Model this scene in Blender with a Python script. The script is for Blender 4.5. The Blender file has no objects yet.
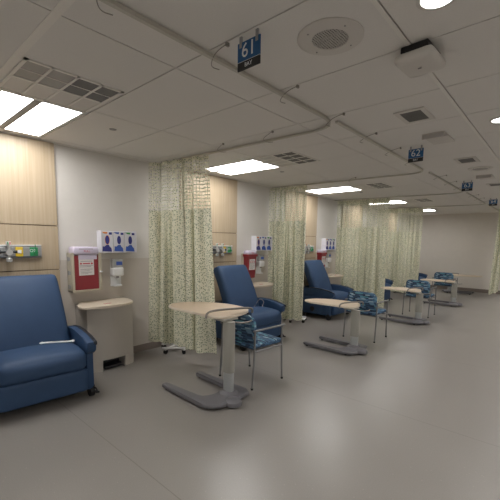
import bpy, bmesh, math, random
from mathutils import Vector, Matrix
C = bpy.context.scene.collection
random.seed(7)
H = 2.582
PI = math.pi

# ------------------------------------------------------------------ materials
def mat(name, col, rough=.5, metal=0., spec=.5, noise=0., nscale=8., bump=0., bscale=60., trans=0., stretch=(1, 1, 1)):
    m = bpy.data.materials.new(name); m.use_nodes = True
    nt = m.node_tree; b = nt.nodes['Principled BSDF']
    b.inputs['Base Color'].default_value = (*col, 1)
    b.inputs['Roughness'].default_value = rough
    b.inputs['Metallic'].default_value = metal
    b.inputs['Specular IOR Level'].default_value = spec
    tc = nt.nodes.new('ShaderNodeTexCoord'); mp = nt.nodes.new('ShaderNodeMapping')
    mp.inputs['Scale'].default_value = stretch
    nt.links.new(tc.outputs['Object'], mp.inputs['Vector'])
    nz = nt.nodes.new('ShaderNodeTexNoise'); nz.inputs['Scale'].default_value = nscale; nz.inputs['Detail'].default_value = 5
    nt.links.new(mp.outputs[0], nz.inputs['Vector'])
    mr = nt.nodes.new('ShaderNodeMapRange'); mr.inputs['From Min'].default_value = .3; mr.inputs['From Max'].default_value = .7
    mr.inputs['To Min'].default_value = 1 - noise; mr.inputs['To Max'].default_value = 1 + noise
    nt.links.new(nz.outputs['Fac'], mr.inputs['Value'])
    vm = nt.nodes.new('ShaderNodeVectorMath'); vm.operation = 'SCALE'; vm.inputs[0].default_value = col
    nt.links.new(mr.outputs[0], vm.inputs['Scale']); nt.links.new(vm.outputs[0], b.inputs['Base Color'])
    if bump:
        n2 = nt.nodes.new('ShaderNodeTexNoise'); n2.inputs['Scale'].default_value = bscale; n2.inputs['Detail'].default_value = 3
        nt.links.new(mp.outputs[0], n2.inputs['Vector'])
        bp = nt.nodes.new('ShaderNodeBump'); bp.inputs['Strength'].default_value = bump; bp.inputs['Distance'].default_value = .01
        nt.links.new(n2.outputs['Fac'], bp.inputs['Height']); nt.links.new(bp.outputs[0], b.inputs['Normal'])
    return m

def M2(nt, op, a, b=None, c=None):
    n = nt.nodes.new('ShaderNodeMath'); n.operation = op
    for i, x in enumerate((a, b, c)):
        if x is None: continue
        if isinstance(x, (int, float)): n.inputs[i].default_value = x
        else: nt.links.new(x, n.inputs[i])
    return n.outputs[0]

def mix(nt, fac, a, b):
    n = nt.nodes.new('ShaderNodeMix'); n.data_type = 'RGBA'
    if isinstance(fac, (int, float)): n.inputs[0].default_value = fac
    else: nt.links.new(fac, n.inputs[0])
    for i, x in ((6, a), (7, b)):
        if isinstance(x, tuple): n.inputs[i].default_value = (*x, 1)
        else: nt.links.new(x, n.inputs[i])
    return n.outputs[2]

def lamp_mat(name, strength, col=(1, .99, .975)):
    m = bpy.data.materials.new(name); m.use_nodes = True; nt = m.node_tree
    b = nt.nodes['Principled BSDF']; b.inputs['Base Color'].default_value = (.9, .9, .9, 1)
    b.inputs['Emission Color'].default_value = (*col, 1); b.inputs['Emission Strength'].default_value = strength
    return m

def floor_mat():
    m = mat('taupe_vinyl', (.236, .218, .200), rough=.36, spec=.55)
    nt = m.node_tree; b = nt.nodes['Principled BSDF']
    tc = nt.nodes.new('ShaderNodeTexCoord')
    n1 = nt.nodes.new('ShaderNodeTexNoise'); n1.inputs['Scale'].default_value = 140; n1.inputs['Detail'].default_value = 2
    n2 = nt.nodes.new('ShaderNodeTexNoise'); n2.inputs['Scale'].default_value = 1.3; n2.inputs['Detail'].default_value = 4
    for n in (n1, n2): nt.links.new(tc.outputs['Object'], n.inputs['Vector'])
    v = nt.nodes.new('ShaderNodeTexVoronoi'); v.inputs['Scale'].default_value = 22
    nt.links.new(tc.outputs['Object'], v.inputs['Vector'])
    speck = M2(nt, 'LESS_THAN', v.outputs['Distance'], .09)
    f = M2(nt, 'MULTIPLY_ADD', n1.outputs['Fac'], .28, .86)
    g = M2(nt, 'MULTIPLY_ADD', n2.outputs['Fac'], .16, .92)
    s = M2(nt, 'MULTIPLY', f, g)
    vm = nt.nodes.new('ShaderNodeVectorMath'); vm.operation = 'SCALE'; vm.inputs[0].default_value = (.236, .218, .200)
    nt.links.new(s, vm.inputs['Scale'])
    c = mix(nt, M2(nt, 'MULTIPLY', speck, .22), vm.outputs[0], (.46, .42, .37))
    sp = nt.nodes.new('ShaderNodeSeparateXYZ'); nt.links.new(tc.outputs['Object'], sp.inputs[0])
    # weld seams of the vinyl sheets, 2 m apart
    t = M2(nt, 'ABSOLUTE', M2(nt, 'SUBTRACT', M2(nt, 'FLOORED_MODULO', M2(nt, 'SUBTRACT', sp.outputs[1], -.55), 2.), 1.0))
    seam = M2(nt, 'MULTIPLY', M2(nt, 'LESS_THAN', t, .0035), .45)
    c = mix(nt, seam, c, (.10, .088, .075))
    nt.links.new(c, b.inputs['Base Color'])
    r = M2(nt, 'MULTIPLY_ADD', n2.outputs['Fac'], .10, .27)
    nt.links.new(r, b.inputs['Roughness'])
    return m

def wood_mat(name, c1, c2, axis=2):
    m = mat(name, c1, rough=.42)
    nt = m.node_tree; b = nt.nodes['Principled BSDF']
    tc = nt.nodes.new('ShaderNodeTexCoord'); mp = nt.nodes.new('ShaderNodeMapping')
    sc = [60, 60, 60]; sc[axis] = 1.6; mp.inputs['Scale'].default_value = sc
    nt.links.new(tc.outputs['Object'], mp.inputs['Vector'])
    n = nt.nodes.new('ShaderNodeTexNoise'); n.inputs['Scale'].default_value = 1.; n.inputs['Detail'].default_value = 6
    nt.links.new(mp.outputs[0], n.inputs['Vector'])
    mr = nt.nodes.new('ShaderNodeMapRange'); mr.inputs['From Min'].default_value = .32; mr.inputs['From Max'].default_value = .68
    nt.links.new(n.outputs['Fac'], mr.inputs['Value'])
    nt.links.new(mix(nt, mr.outputs[0], c1, c2), b.inputs['Base Color'])
    return m

def curtain_nodes(m):
    nt = m.node_tree; b = nt.nodes['Principled BSDF']
    uv = nt.nodes.new('ShaderNodeUVMap'); uv.uv_map = 'UVMap'
    mp = nt.nodes.new('ShaderNodeMapping'); mp.inputs['Scale'].default_value = (44, 50, 1)
    nt.links.new(uv.outputs[0], mp.inputs[0])
    v = nt.nodes.new('ShaderNodeTexVoronoi'); v.voronoi_dimensions = '2D'; v.distance = 'CHEBYCHEV'; v.inputs['Scale'].default_value = 1.; v.inputs['Randomness'].default_value = .8
    nt.links.new(mp.outputs[0], v.inputs['Vector'])
    sq = M2(nt, 'LESS_THAN', v.outputs['Distance'], .26)
    sc = nt.nodes.new('ShaderNodeSeparateColor'); nt.links.new(v.outputs['Color'], sc.inputs[0])
    on = M2(nt, 'GREATER_THAN', sc.outputs[0], .30)
    dash = M2(nt, 'MULTIPLY', sq, on)
    n = nt.nodes.new('ShaderNodeTexNoise'); n.inputs['Scale'].default_value = 3.; nt.links.new(uv.outputs[0], n.inputs['Vector'])
    base = mix(nt, n.outputs['Fac'], (.70, .68, .52), (.76, .74, .61))
    dcol = mix(nt, sc.outputs[1], (.12, .185, .13), (.30, .34, .20))
    col = mix(nt, dash, base, dcol)
    nt.links.new(col, b.inputs['Base Color'])
    b.inputs['Roughness'].default_value = .85
    b.inputs['Specular IOR Level'].default_value = .2
    return nt, b, uv, col

def add_translucent(nt, b, col, fac):
    out = nt.nodes['Material Output']
    tr = nt.nodes.new('ShaderNodeBsdfTranslucent'); nt.links.new(col, tr.inputs[0])
    ms = nt.nodes.new('ShaderNodeMixShader'); ms.inputs[0].default_value = fac
    nt.links.new(b.outputs[0], ms.inputs[1]); nt.links.new(tr.outputs[0], ms.inputs[2])
    nt.links.new(ms.outputs[0], out.inputs[0]); return ms

def curtain_mat():
    m = mat('dashed_curtain_cloth', (.6, .6, .45)); nt, b, uv, col = curtain_nodes(m)
    add_translucent(nt, b, col, .22); return m

def net_mat():
    m = mat('curtain_net', (.6, .6, .45)); nt, b, uv, col = curtain_nodes(m)
    ms = add_translucent(nt, b, col, .22)
    sp = nt.nodes.new('ShaderNodeSeparateXYZ'); nt.links.new(uv.outputs[0], sp.inputs[0])
    fu = M2(nt, 'FRACT', M2(nt, 'MULTIPLY', sp.outputs[0], 27)); fv = M2(nt, 'FRACT', M2(nt, 'MULTIPLY', sp.outputs[1], 24))
    hole = M2(nt, 'MULTIPLY', M2(nt, 'GREATER_THAN', fu, .32), M2(nt, 'GREATER_THAN', fv, .36))
    t = nt.nodes.new('ShaderNodeBsdfTransparent'); m2 = nt.nodes.new('ShaderNodeMixShader')
    nt.links.new(M2(nt, 'MULTIPLY', hole, 1.), m2.inputs[0]); nt.links.new(ms.outputs[0], m2.inputs[1]); nt.links.new(t.outputs[0], m2.inputs[2])
    nt.links.new(m2.outputs[0], nt.nodes['Material Output'].inputs[0])
    return m

def dash_fabric():
    m = mat('blue_dashed_upholstery', (.05, .12, .25), rough=.8)
    nt = m.node_tree; b = nt.nodes['Principled BSDF']
    uv = nt.nodes.new('ShaderNodeUVMap'); uv.uv_map = 'UVMap'
    sp = nt.nodes.new('ShaderNodeSeparateXYZ'); nt.links.new(uv.outputs[0], sp.inputs[0])
    row = M2(nt, 'FLOOR', M2(nt, 'MULTIPLY', sp.outputs[1], 62))
    wn0 = nt.nodes.new('ShaderNodeTexWhiteNoise'); wn0.noise_dimensions = '1D'; nt.links.new(row, wn0.inputs['W'])
    cx = M2(nt, 'FLOOR', M2(nt, 'MULTIPLY_ADD', sp.outputs[0], 15, M2(nt, 'MULTIPLY', wn0.outputs[0], 9)))
    cb = nt.nodes.new('ShaderNodeCombineXYZ'); nt.links.new(cx, cb.inputs[0]); nt.links.new(row, cb.inputs[1])
    wn = nt.nodes.new('ShaderNodeTexWhiteNoise'); wn.noise_dimensions = '2D'; nt.links.new(cb.outputs[0], wn.inputs['Vector'])
    r = nt.nodes.new('ShaderNodeValToRGB'); r.color_ramp.interpolation = 'CONSTANT'
    e = r.color_ramp.elements; e[0].color = (.018, .038, .075, 1); e[0].position = 0
    e[1].position = .30; e[1].color = (.036, .082, .155, 1)
    for p, c in ((.52, (.065, .145, .25, 1)), (.70, (.13, .24, .35, 1)), (.82, (.10, .30, .36, 1)), (.91, (.30, .42, .50, 1))):
        k = e.new(p); k.color = c
    nt.links.new(wn.outputs[0], r.inputs[0]); nt.links.new(r.outputs[0], b.inputs['Base Color'])
    return m

def perf_mat(name, base, hole, n=90, thr=.3):
    m = mat(name, base, rough=.5); nt = m.node_tree; b = nt.nodes['Principled BSDF']
    tc = nt.nodes.new('ShaderNodeTexCoord')
    v = nt.nodes.new('ShaderNodeTexVoronoi'); v.inputs['Scale'].default_value = n; v.inputs['Randomness'].default_value = .1
    nt.links.new(tc.outputs['Object'], v.inputs['Vector'])
    f = M2(nt, 'LESS_THAN', v.outputs['Distance'], thr)
    nt.links.new(mix(nt, f, base, hole), b.inputs['Base Color']); return m

FLOOR = floor_mat()
WALL = mat('warm_white_paint', (.63, .60, .56), rough=.7, noise=.015, bump=.03, bscale=200)
WALLB = mat('taupe_paint', (.64, .595, .54), rough=.7, noise=.015)
GUARD = mat('beige_wall_protection', (.545, .495, .44), rough=.5, noise=.01)
BASEB = mat('taupe_rubber_base', (.20, .165, .14), rough=.5)
TILE = mat('ceiling_tile', (.72, .695, .66), rough=.9, noise=.02, nscale=120, bump=.05, bscale=300)
GAP = mat('ceiling_shadow_gap', (.10, .09, .08), rough=.9)
TEE = mat('ceiling_grid_white', (.76, .73, .68), rough=.5)
MAPLE = wood_mat('maple_laminate_panel', (.42, .33, .22), (.48, .385, .275))
MAPLET = wood_mat('maple_tabletop', (.58, .45, .32), (.64, .51, .38), axis=0)
GROOVE = mat('dark_groove', (.16, .11, .07), rough=.8)
BLUE = mat('blue_vinyl', (.021, .056, .130), rough=.62, noise=.05, bump=.02, bscale=300)
BLUED = mat('dark_blue_vinyl', (.013, .030, .065), rough=.45, noise=.05)
NAVY = mat('dark_navy_urethane', (.010, .014, .024), rough=.4)
BLACK = mat('black_plastic', (.012, .012, .014), rough=.4)
RUBBER = mat('black_rubber', (.01, .01, .011), rough=.7)
CHROME = mat('brushed_metal', (.66, .66, .66), rough=.35, metal=.9)
TUBE = mat('silver_powder_coat', (.21, .21, .215), rough=.4, metal=.4)
HANDLE = mat('pewter_coat', (.22, .20, .185), rough=.35, metal=.5)
GREYP = mat('grey_plastic', (.135, .13, .14), rough=.38)
CREAM = mat('cream_enamel', (.30, .29, .255), rough=.4)
SILVER = mat('silver_enamel', (.36, .37, .37), rough=.3, metal=.2)
CAB = mat('beige_laminate', (.48, .44, .39), rough=.45, noise=.01)
LID = mat('cream_solid_surface', (.66, .57, .46), rough=.4)
BEIGE = mat('beige_enamel', (.50, .45, .35), rough=.45)
RED = mat('red_plastic', (.25, .024, .032), rough=.4, noise=.04)
REDT = mat('red_print', (.5, .03, .05), rough=.5)
WHITE = mat('white_plastic', (.74, .74, .74), rough=.35)
PAPER = mat('white_paper', (.66, .62, .60), rough=.7)
LILAC = mat('translucent_lilac_plastic', (.62, .56, .68), rough=.25)
ALU = mat('anodised_aluminium', (.34, .345, .35), rough=.35, metal=.4)
YEL = mat('yellow_label', (.72, .50, .03), rough=.4)
GRN = mat('green_label', (.02, .26, .09), rough=.4)
SIGNB = mat('blue_sign', (.015, .10, .26), rough=.45)
SIGNK = mat('black_sign_strip', (.02, .02, .022), rough=.45)
SIGNW = mat('white_lettering', (.72, .75, .76), rough=.5)
GLVB = mat('glove_box_card', (.70, .69, .73), rough=.5)
INDIGO = mat('indigo_print', (.03, .035, .22), rough=.5)
ORANGE = mat('orange_print', (.75, .26, .06), rough=.5)
MIDB = mat('blue_print', (.04, .10, .42), rough=.5)
GREENP = mat('green_print', (.06, .32, .10), rough=.5)
GREYT = mat('grey_print', (.22, .20, .22), rough=.6)
CLEAR = mat('smoky_clear_plastic', (.42, .42, .40), rough=.15)
TRACK = mat('track_aluminium', (.52, .50, .44), rough=.45, metal=.2)
WIRE = mat('hanger_wire', (.30, .28, .25), rough=.4, metal=.5)
FIX = mat('fixture_white', (.60, .57, .53), rough=.5)
FIXM = mat('fixture_mid_grey', (.45, .43, .41), rough=.5)
FIXG = mat('fixture_grey', (.30, .29, .28), rough=.5)
PERFL = perf_mat('perforated_white', (.34, .325, .305), (.06, .055, .05), 110, .36)
PERFD = perf_mat('perforated_dark', (.11, .105, .10), (.02, .02, .02), 110, .36)
SPK = perf_mat('perforated_speaker', (.42, .40, .37), (.05, .045, .04), 75, .38)
CURT = curtain_mat(); NET = net_mat(); DASH = dash_fabric()
LENS = lamp_mat('lit_lens', 11.0)
DLENS = lamp_mat('lit_downlight', 5.0, (.93, 1, .97))

# ------------------------------------------------------------------ builders
def link(name, bm, m, parent=None, smooth=False, ang=40):
    me = bpy.data.meshes.new(name)
    bmesh.ops.recalc_face_normals(bm, faces=bm.faces[:])
    bm.to_mesh(me); bm.free()
    ms = m if isinstance(m, (list, tuple)) else [m]
    for k in ms: me.materials.append(k)
    if smooth:
        me.shade_smooth()
        try: me.set_sharp_from_angle(angle=math.radians(ang))
        except Exception: pass
    o = bpy.data.objects.new(name, me); C.objects.link(o)
    if parent: o.parent = parent
    return o

def box(bm, x0, x1, y0, y1, z0, z1, bev=0., seg=2, mi=0):
    r = bmesh.ops.create_cube(bm, size=1.)
    vs = r['verts']
    for v in vs:
        v.co = Vector(((x0 + x1) / 2 + v.co.x * (x1 - x0), (y0 + y1) / 2 + v.co.y * (y1 - y0), (z0 + z1) / 2 + v.co.z * (z1 - z0)))
    fs = {f for v in vs for f in v.link_faces}
    for f in fs: f.material_index = mi
    if bev:
        es = list({e for v in vs for e in v.link_edges})
        bmesh.ops.bevel(bm, geom=es, offset=bev, segments=seg, profile=.5, affect='EDGES')
    return vs

def nb(*a, **k):
    bm = bmesh.new(); box(bm, *a, **k); return bm

def rbox(bm, c, h, r, n=10, fn=None, bulge=(0, 0, 0)):
    """soft rounded cushion; c centre, h half sizes, r radius, bulge per axis"""
    grid = {}
    def vert(p):
        key = tuple(round(a, 5) for a in p)
        if key in grid: return grid[key]
        q = Vector([p[i] * h[i] for i in range(3)])
        inner = Vector([max(-(h[i] - r), min(h[i] - r, q[i])) for i in range(3)])
        d = q - inner
        if d.length > 1e-9: q = inner + d.normalized() * r
        for i in range(3):
            if bulge[i]:
                j, k = (i + 1) % 3, (i + 2) % 3
                q[i] += math.copysign(1, p[i]) * (abs(p[i]) ** 2) * bulge[i] * (1 - p[j] ** 2) * (1 - p[k] ** 2)
        if fn: q = Vector(fn(q.x, q.y, q.z))
        v = bm.verts.new(q + Vector(c)); grid[key] = v; return v
    def tt(i, hh):  # concentrate samples in the rounded rim
        a = -1 + 2 * i / n; return math.copysign(1 - (1 - abs(a)) ** 1.5, a) if abs(a) > 0 else 0.
    ts = [tt(i, 1) for i in range(n + 1)]
    for ax in range(3):
        j, k = (ax + 1) % 3, (ax + 2) % 3
        for s in (-1, 1):
            for a in range(n):
                for b in range(n):
                    vs = []
                    for da, db in ((0, 0), (1, 0), (1, 1), (0, 1)):
                        p = [0, 0, 0]; p[ax] = s; p[j] = ts[a + da]; p[k] = ts[b + db]; vs.append(vert(p))
                    try: bm.faces.new(vs if s > 0 else vs[::-1])
                    except ValueError: pass

def tube(bm, pts, r, n=8, cap=True, rr=None):
    pts = [Vector(p) for p in pts]; rings = []
    up = Vector((0, 0, 1))
    for i, p in enumerate(pts):
        a = pts[max(0, i - 1)]; b = pts[min(len(pts) - 1, i + 1)]; d = (b - a).normalized()
        if i == 0:
            ref = Vector((1, 0, 0)) if abs(d.z) > .9 else up
            u = d.cross(ref).normalized()
        else:
            u = (u - d * u.dot(d)).normalized()
        w = d.cross(u); R = rr[i] if rr else r
        rings.append([bm.verts.new(p + (u * math.cos(2 * PI * k / n) + w * math.sin(2 * PI * k / n)) * R) for k in range(n)])
    for a, b in zip(rings, rings[1:]):
        for k in range(n): bm.faces.new((a[k], a[(k + 1) % n], b[(k + 1) % n], b[k]))
    if cap: bm.faces.new(rings[0][::-1]); bm.faces.new(rings[-1])

def cyl(bm, c, r, h, n=24, axis=2, r2=None):
    d = [0, 0, 0]; d[axis] = h
    c = Vector(c); tube(bm, [c, c + Vector(d)], r, n, True, [r, r2 if r2 is not None else r])

def lathe(bm, prof, n=32, c=(0, 0, 0)):
    rings = []
    for r, z in prof:
        if r < 1e-5: rings.append([bm.verts.new((c[0], c[1], c[2] + z))])
        else: rings.append([bm.verts.new((c[0] + r * math.cos(2 * PI * k / n), c[1] + r * math.sin(2 * PI * k / n), c[2] + z)) for k in range(n)])
    for a, b in zip(rings, rings[1:]):
        for k in range(n):
            k2 = (k + 1) % n
            f = [a[k % len(a)], a[k2 % len(a)], b[k2 % len(b)], b[k % len(b)]]
            f = list(dict.fromkeys(f))
            if len(f) > 2: bm.faces.new(f)

def prism(bm, pts, z0, z1, bev=0., seg=2, plane='xy'):
    def P(a, b, z): return {'xy': (a, b, z), 'xz': (a, z, b), 'yz': (z, a, b)}[plane]
    lo = [bm.verts.new(P(a, b, z0)) for a, b in pts]; hi = [bm.verts.new(P(a, b, z1)) for a, b in pts]
    n = len(pts); fs = [bm.faces.new(lo[::-1]), bm.faces.new(hi)]
    for i in range(n): fs.append(bm.faces.new((lo[i], lo[(i + 1) % n], hi[(i + 1) % n], hi[i])))
    if bev:
        es = set(fs[0].edges) | set(fs[1].edges)
        bmesh.ops.bevel(bm, geom=list(es), offset=bev, segments=seg, profile=.5, affect='EDGES')

def smooth_loop(pts, k=3):
    for _ in range(k):
        q = []
        for i in range(len(pts)):
            a, b = pts[i], pts[(i + 1) % len(pts)]
            q += [(a[0] * .75 + b[0] * .25, a[1] * .75 + b[1] * .25), (a[0] * .25 + b[0] * .75, a[1] * .25 + b[1] * .75)]
        pts = q
    return pts

def smooth_line(pts, k=3):
    pts = [Vector(p) for p in pts]
    for _ in range(k):
        q = [pts[0]]
        for a, b in zip(pts, pts[1:]): q += [a * .75 + b * .25, a * .25 + b * .75]
        q.append(pts[-1]); pts = q
    return pts

def thing(name, label, cat, loc=(0, 0, 0), rz=0., group=None):
    o = bpy.data.objects.new(name, None); o.empty_display_size = .1; C.objects.link(o)
    o.location = loc; o.rotation_euler = (0, 0, rz); o['label'] = label; o['category'] = cat
    if group: o['group'] = group
    return o

def tag(o, label, cat, group=None):
    o['label'] = label; o['category'] = cat
    if group: o['group'] = group
    return o

def struct(name, bm, m, smooth=False):
    o = link(name, bm, m, None, smooth); o['kind'] = 'structure'; return o

def dup(root, loc, rz, label):
    r = root.copy(); C.objects.link(r); r.location = loc; r.rotation_euler = (0, 0, rz); r['label'] = label
    for ch in list(root.children):
        c = ch.copy(); C.objects.link(c); c.parent = r
        for g in list(ch.children):
            d = g.copy(); C.objects.link(d); d.parent = c
    return r

def text_bm(s, size, extrude=.0006):
    cu = bpy.data.curves.new('t', 'FONT'); cu.body = s; cu.size = size; cu.extrude = extrude
    cu.align_x = 'CENTER'; cu.align_y = 'CENTER'; cu.resolution_u = 3
    o = bpy.data.objects.new('t', cu); C.objects.link(o)
    dg = bpy.context.evaluated_depsgraph_get(); me = bpy.data.meshes.new_from_object(o.evaluated_get(dg))
    bm = bmesh.new(); bm.from_mesh(me)
    bpy.data.objects.remove(o); bpy.data.curves.remove(cu); bpy.data.meshes.remove(me)
    return bm

def text(name, s, size, m, parent, loc, face='-y', bold=0):
    bm = text_bm(s, size)
    # text lies in xy facing +z; stand it up
    if face == '-y': R = Matrix.Rotation(PI / 2, 4, 'X')
    else: R = Matrix.Rotation(PI / 2, 4, 'Z') @ Matrix.Rotation(PI / 2, 4, 'X')   # faces +x
    bmesh.ops.transform(bm, matrix=Matrix.Translation(loc) @ R, verts=bm.verts[:])
    return link(name, bm, m, parent)

# ------------------------------------------------------------------ room shell
X1, Y0, Y1 = 7.6, -4.2, 12.83
struct('floor', nb(-.1, X1 + .1, Y0 - .1, Y1 + .1, -.1, 0), FLOOR)
struct('wall_left', nb(-.1, 0, Y0, Y1, 0, H + .1), WALL)
struct('wall_back', nb(-.1, X1 + .1, Y1, Y1 + .1, 0, H + .1), WALLB)
struct('wall_right', nb(X1, X1 + .1, Y0, Y1, 0, H + .1), WALL)
struct('wall_front', nb(-.1, X1 + .1, Y0 - .1, Y0, 0, H + .1), WALL)
# protective sheet on the lower left wall, between headwall panels
panels = [(-.42, .805), (2.50, 3.695), (5.10, 6.31), (7.52, 8.68), (10.15, 11.35)]
bm = bmesh.new(); edges = [Y0] + [e for p in panels for e in p] + [Y1]
for a, b in zip(edges[0::2], edges[1::2]):
    box(bm, 0, .004, a + .004, b - .004, .10, 1.297)
struct('trim_1', bm, GUARD)
struct('baseboard_left', nb(0, .012, Y0, Y1, 0, .10, bev=.003, seg=1), BASEB)
struct('baseboard_back', nb(0, X1, Y1 - .012, Y1, 0, .12, bev=.003, seg=1), BASEB)
# ceiling: dark plenum gap with lay-in tiles, one mesh
XG = [.035, 1.225, 2.413, 3.584, 4.76, 5.94, 7.12]
XG = [.125, 1.296, 2.413, 3.584, 4.76, 5.94, 7.12, X1]
YS = .66
yl = [k * YS + .0 for k in range(-7, 21)]
bm = bmesh.new()
box(bm, -.1, X1 + .1, Y0 - .1, Y1 + .1, H + .012, H + .1, mi=1)
g = .004
def holes(x, y):
    return None
for i in range(-1, len(XG) - 1):
    xa = 0. if i < 0 else XG[i]; xb = XG[i + 1]
    for y in yl:
        ya, yb = max(y, Y0), min(y + YS, Y1)
        if yb - ya < .05: continue
        box(bm, xa + g, xb - g, ya + g, yb - g, H, H + .016)
struct('ceiling', bm, [TILE, GAP])
# the wider ceiling grid members
struct('trim_2', nb(3.560, 3.582, Y0, Y1, H - .003, H + .004), TEE)
struct('trim_3', nb(0, X1, -.040, .002, H - .003, H + .004), TEE)
struct('trim_4', nb(0, .022, Y0, Y1, H - .008, H + .002), TEE)
struct('trim_5', nb(0, X1, Y1 - .022, Y1, H - .008, H + .002), TEE)

# ------------------------------------------------------------------ ceiling lights and fittings
def ceiling_light(y0, label, x0=.17, x1=1.225, ln=.60):
    t = thing('ceiling_light', label, 'ceiling light', ((x0 + x1) / 2, y0 + ln / 2, H), 0, 'recessed panel lights')
    hx, hy = (x1 - x0) / 2, ln / 2
    bm = bmesh.new()
    for a in ((-hx, hx, -hy, -hy + .022), (-hx, hx, hy - .022, hy), (-hx, -hx + .02, -hy + .022, hy - .022), (hx - .02, hx, -hy + .022, hy - .022)):
        box(bm, *a, -.010, .002)
    link('frame', bm, TEE, t)
    bm = nb(-hx + .02, hx - .02, -.077, -.016, -.013, .001, bev=.003, seg=1)
    link('centre_strip', bm, FIXG, t)
    link('lens', nb(-hx + .02, hx - .02, -hy + .022, -.077, -.008, 0), LENS, t)
    link('lens', nb(-hx + .02, hx - .02, -.016, .118, -.008, 0), LENS, t)
    link('lens', nb(-hx + .02, hx - .02, .136, hy - .022, -.008, 0), LENS, t)
    return t
for y, l in ((.03, 'long bright ceiling light above the large blue recliner at far left'),
             (2.715, 'bright ceiling light just past the first curtain, above the second wood panel'),
             (5.375, 'bright ceiling light just past the second curtain, above the third recliner'),
             (8.02, 'small sliver of ceiling light seen over the third curtain'),
             (10.68, 'farthest ceiling light, just above and right of the fourth curtain')):
    ceiling_light(y, l, .25, 1.235, .59) if y > 1 else ceiling_light(y, l)

def downlight(x, y, label):
    t = thing('downlight', label, 'downlight', (x, y, H), 0, 'round ceiling downlights')
    bm = bmesh.new(); lathe(bm, [(.085, 0), (.085, -.004), (.067, -.006), (.065, 0)], 32); link('trim_ring', bm, FIX, t, True)
    bm = bmesh.new(); lathe(bm, [(0, -.004), (.066, -.004), (.066, 0), (0, 0)], 32); link('lens', bm, DLENS, t)
    ld = bpy.data.lights.new('downlight_beam', 'SPOT'); ld.energy = 45; ld.spot_size = math.radians(140); ld.spot_blend = 1; ld.shadow_soft_size = .06; ld.color = (1, .98, .95)
    lo = bpy.data.objects.new('downlight_beam', ld); C.objects.link(lo); lo.parent = t; lo.location = (0, 0, -.02)
DL = [(3.785, 1.005, 'round lit downlight at the top right, cut by the upper edge'),
      (3.79, 2.95, 'small round lit downlight at the right edge of the ceiling')]
for a in DL: downlight(*a)
for x, y in [(3.79, 2.95 + k * 1.93) for k in range(1, 6)] + [(3.79, -.91), (3.79, -2.84)]:  # unseen downlights continuing the row, added to brighten aisle and back wall
    downlight(x, y, 'unseen round downlight added as fill outside the view to the right')
ceiling_light(-2.63, 'unseen panel light added as fill outside the view to the left')  # unseen, added for ambient light from behind the camera
for k in range(6):  # invented column of panel lights out of view, fill for floor and ceiling
    for xa in (5.6,):
        ceiling_light(-2.63 + k * 2.66, 'unseen panel light added as fill outside the view to the right', xa, xa + 1.1)

def diffuser(x0, y0, n, label):
    t = thing('air_diffuser', label, 'ceiling vent', (x0, y0, H), 0, 'square vents beside the panel lights')
    S = .62
    bm = bmesh.new()
    for a in ((-.0, S, 0, .02), (0, S, S - .02, S), (0, .02, 0, S), (S - .02, S, 0, S), (.295, .315, 0, S)):
        box(bm, *a, -.008, .001)
    for k in (1, 2, 3): box(bm, .0, S, S * k / 4 - .008, S * k / 4 + .008, -.008, .001)
    for k in (.155,): box(bm, .315 + .14, .315 + .146, 0, S, -.0075, .0)
    link('frame', bm, TEE, t)
    for k in range(4):
        y = S * k / 4
        link('perforated_panel', nb(.315, S - .02, y + .008, y + S / 4 - .008, -.004, .0), PERFD if k > 1 or n > 0 else PERFL, t)
        link('blank_panel', nb(.02, .295, y + .008, y + S / 4 - .008, -.004, .0), FIX, t)
diffuser(1.225, .012, 0, 'large square vent, half light half dark, beside the nearest panel light')
diffuser(1.225, 2.70, 1, 'square vent with dark grille beside the second panel light')
diffuser(1.225, 5.36, 1, 'square vent with dark grille right of the third panel light')
diffuser(1.225, 8.03, 1, 'farthest square vent, over the third curtain')

def square_vent(x, y, label):
    t = thing('exhaust_grille', label, 'ceiling vent', (x, y, H), 0, 'small square grilles along the aisle')
    link('grille', nb(-.08, .08, -.125, .125, -.006, 0), PERFD, t)
    bm = bmesh.new()
    for a in ((-.115, .115, -.16, -.125), (-.115, .115, .125, .16), (-.115, -.08, -.125, .125), (.08, .115, -.125, .125)): box(bm, *a, -.009, 0)
    link('frame', bm, FIX, t)
square_vent(3.27, 2.40, 'small dark ceiling grille in front of the second bay sign')
square_vent(3.28, 4.40, 'small dark ceiling grille between the second and third bay signs')
square_vent(3.29, 6.7, 'faint dark ceiling grille just right of the third bay sign')

def round_speaker(x, y, label, r=.167):
    t = thing('ceiling_speaker', label, 'speaker', (x, y, H), 0, 'round ceiling speakers')
    bm = bmesh.new(); lathe(bm, [(r, 0), (r, -.006), (r - .012, -.012), (.094, -.013), (.090, -.006), (.090, 0)], 48); link('flange', bm, FIX, t, True)
    bm = bmesh.new(); lathe(bm, [(0, -.009), (.091, -.009), (.091, 0), (0, 0)], 40); link('grille', bm, SPK, t)
    for k in range(4):
        a = PI / 4 + k * PI / 2 + .3
        bm = bmesh.new(); lathe(bm, [(0, -.0155), (.004, -.015), (.005, -.012)], 10, (math.cos(a) * .128, math.sin(a) * .128, 0)); link('screw', bm, FIXG, t)
round_speaker(3.29, .975, 'large round perforated ceiling speaker right of the nearest bay sign')
round_speaker(3.32, 5.05, 'small far round ceiling speaker between the second and third bay signs', .15)

# big rounded sensor box under the ceiling
t = thing('wireless_access_box', 'white rounded box hanging just under the ceiling by a dark bracket', 'ceiling device', (3.605, 1.40, H), math.radians(-3))
bm = bmesh.new(); rbox(bm, (0, 0, -.062), (.100, .118, .028), .026, 8); link('housing', bm, FIX, t, True)
link('bracket', nb(-.07, .07, -.10, .10, -.034, 0, bev=.004, seg=1), BLACK, t)
link('status_light', nb(-.008, .008, -.004, .004, -.0935, -.091), GREYT, t)

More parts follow.
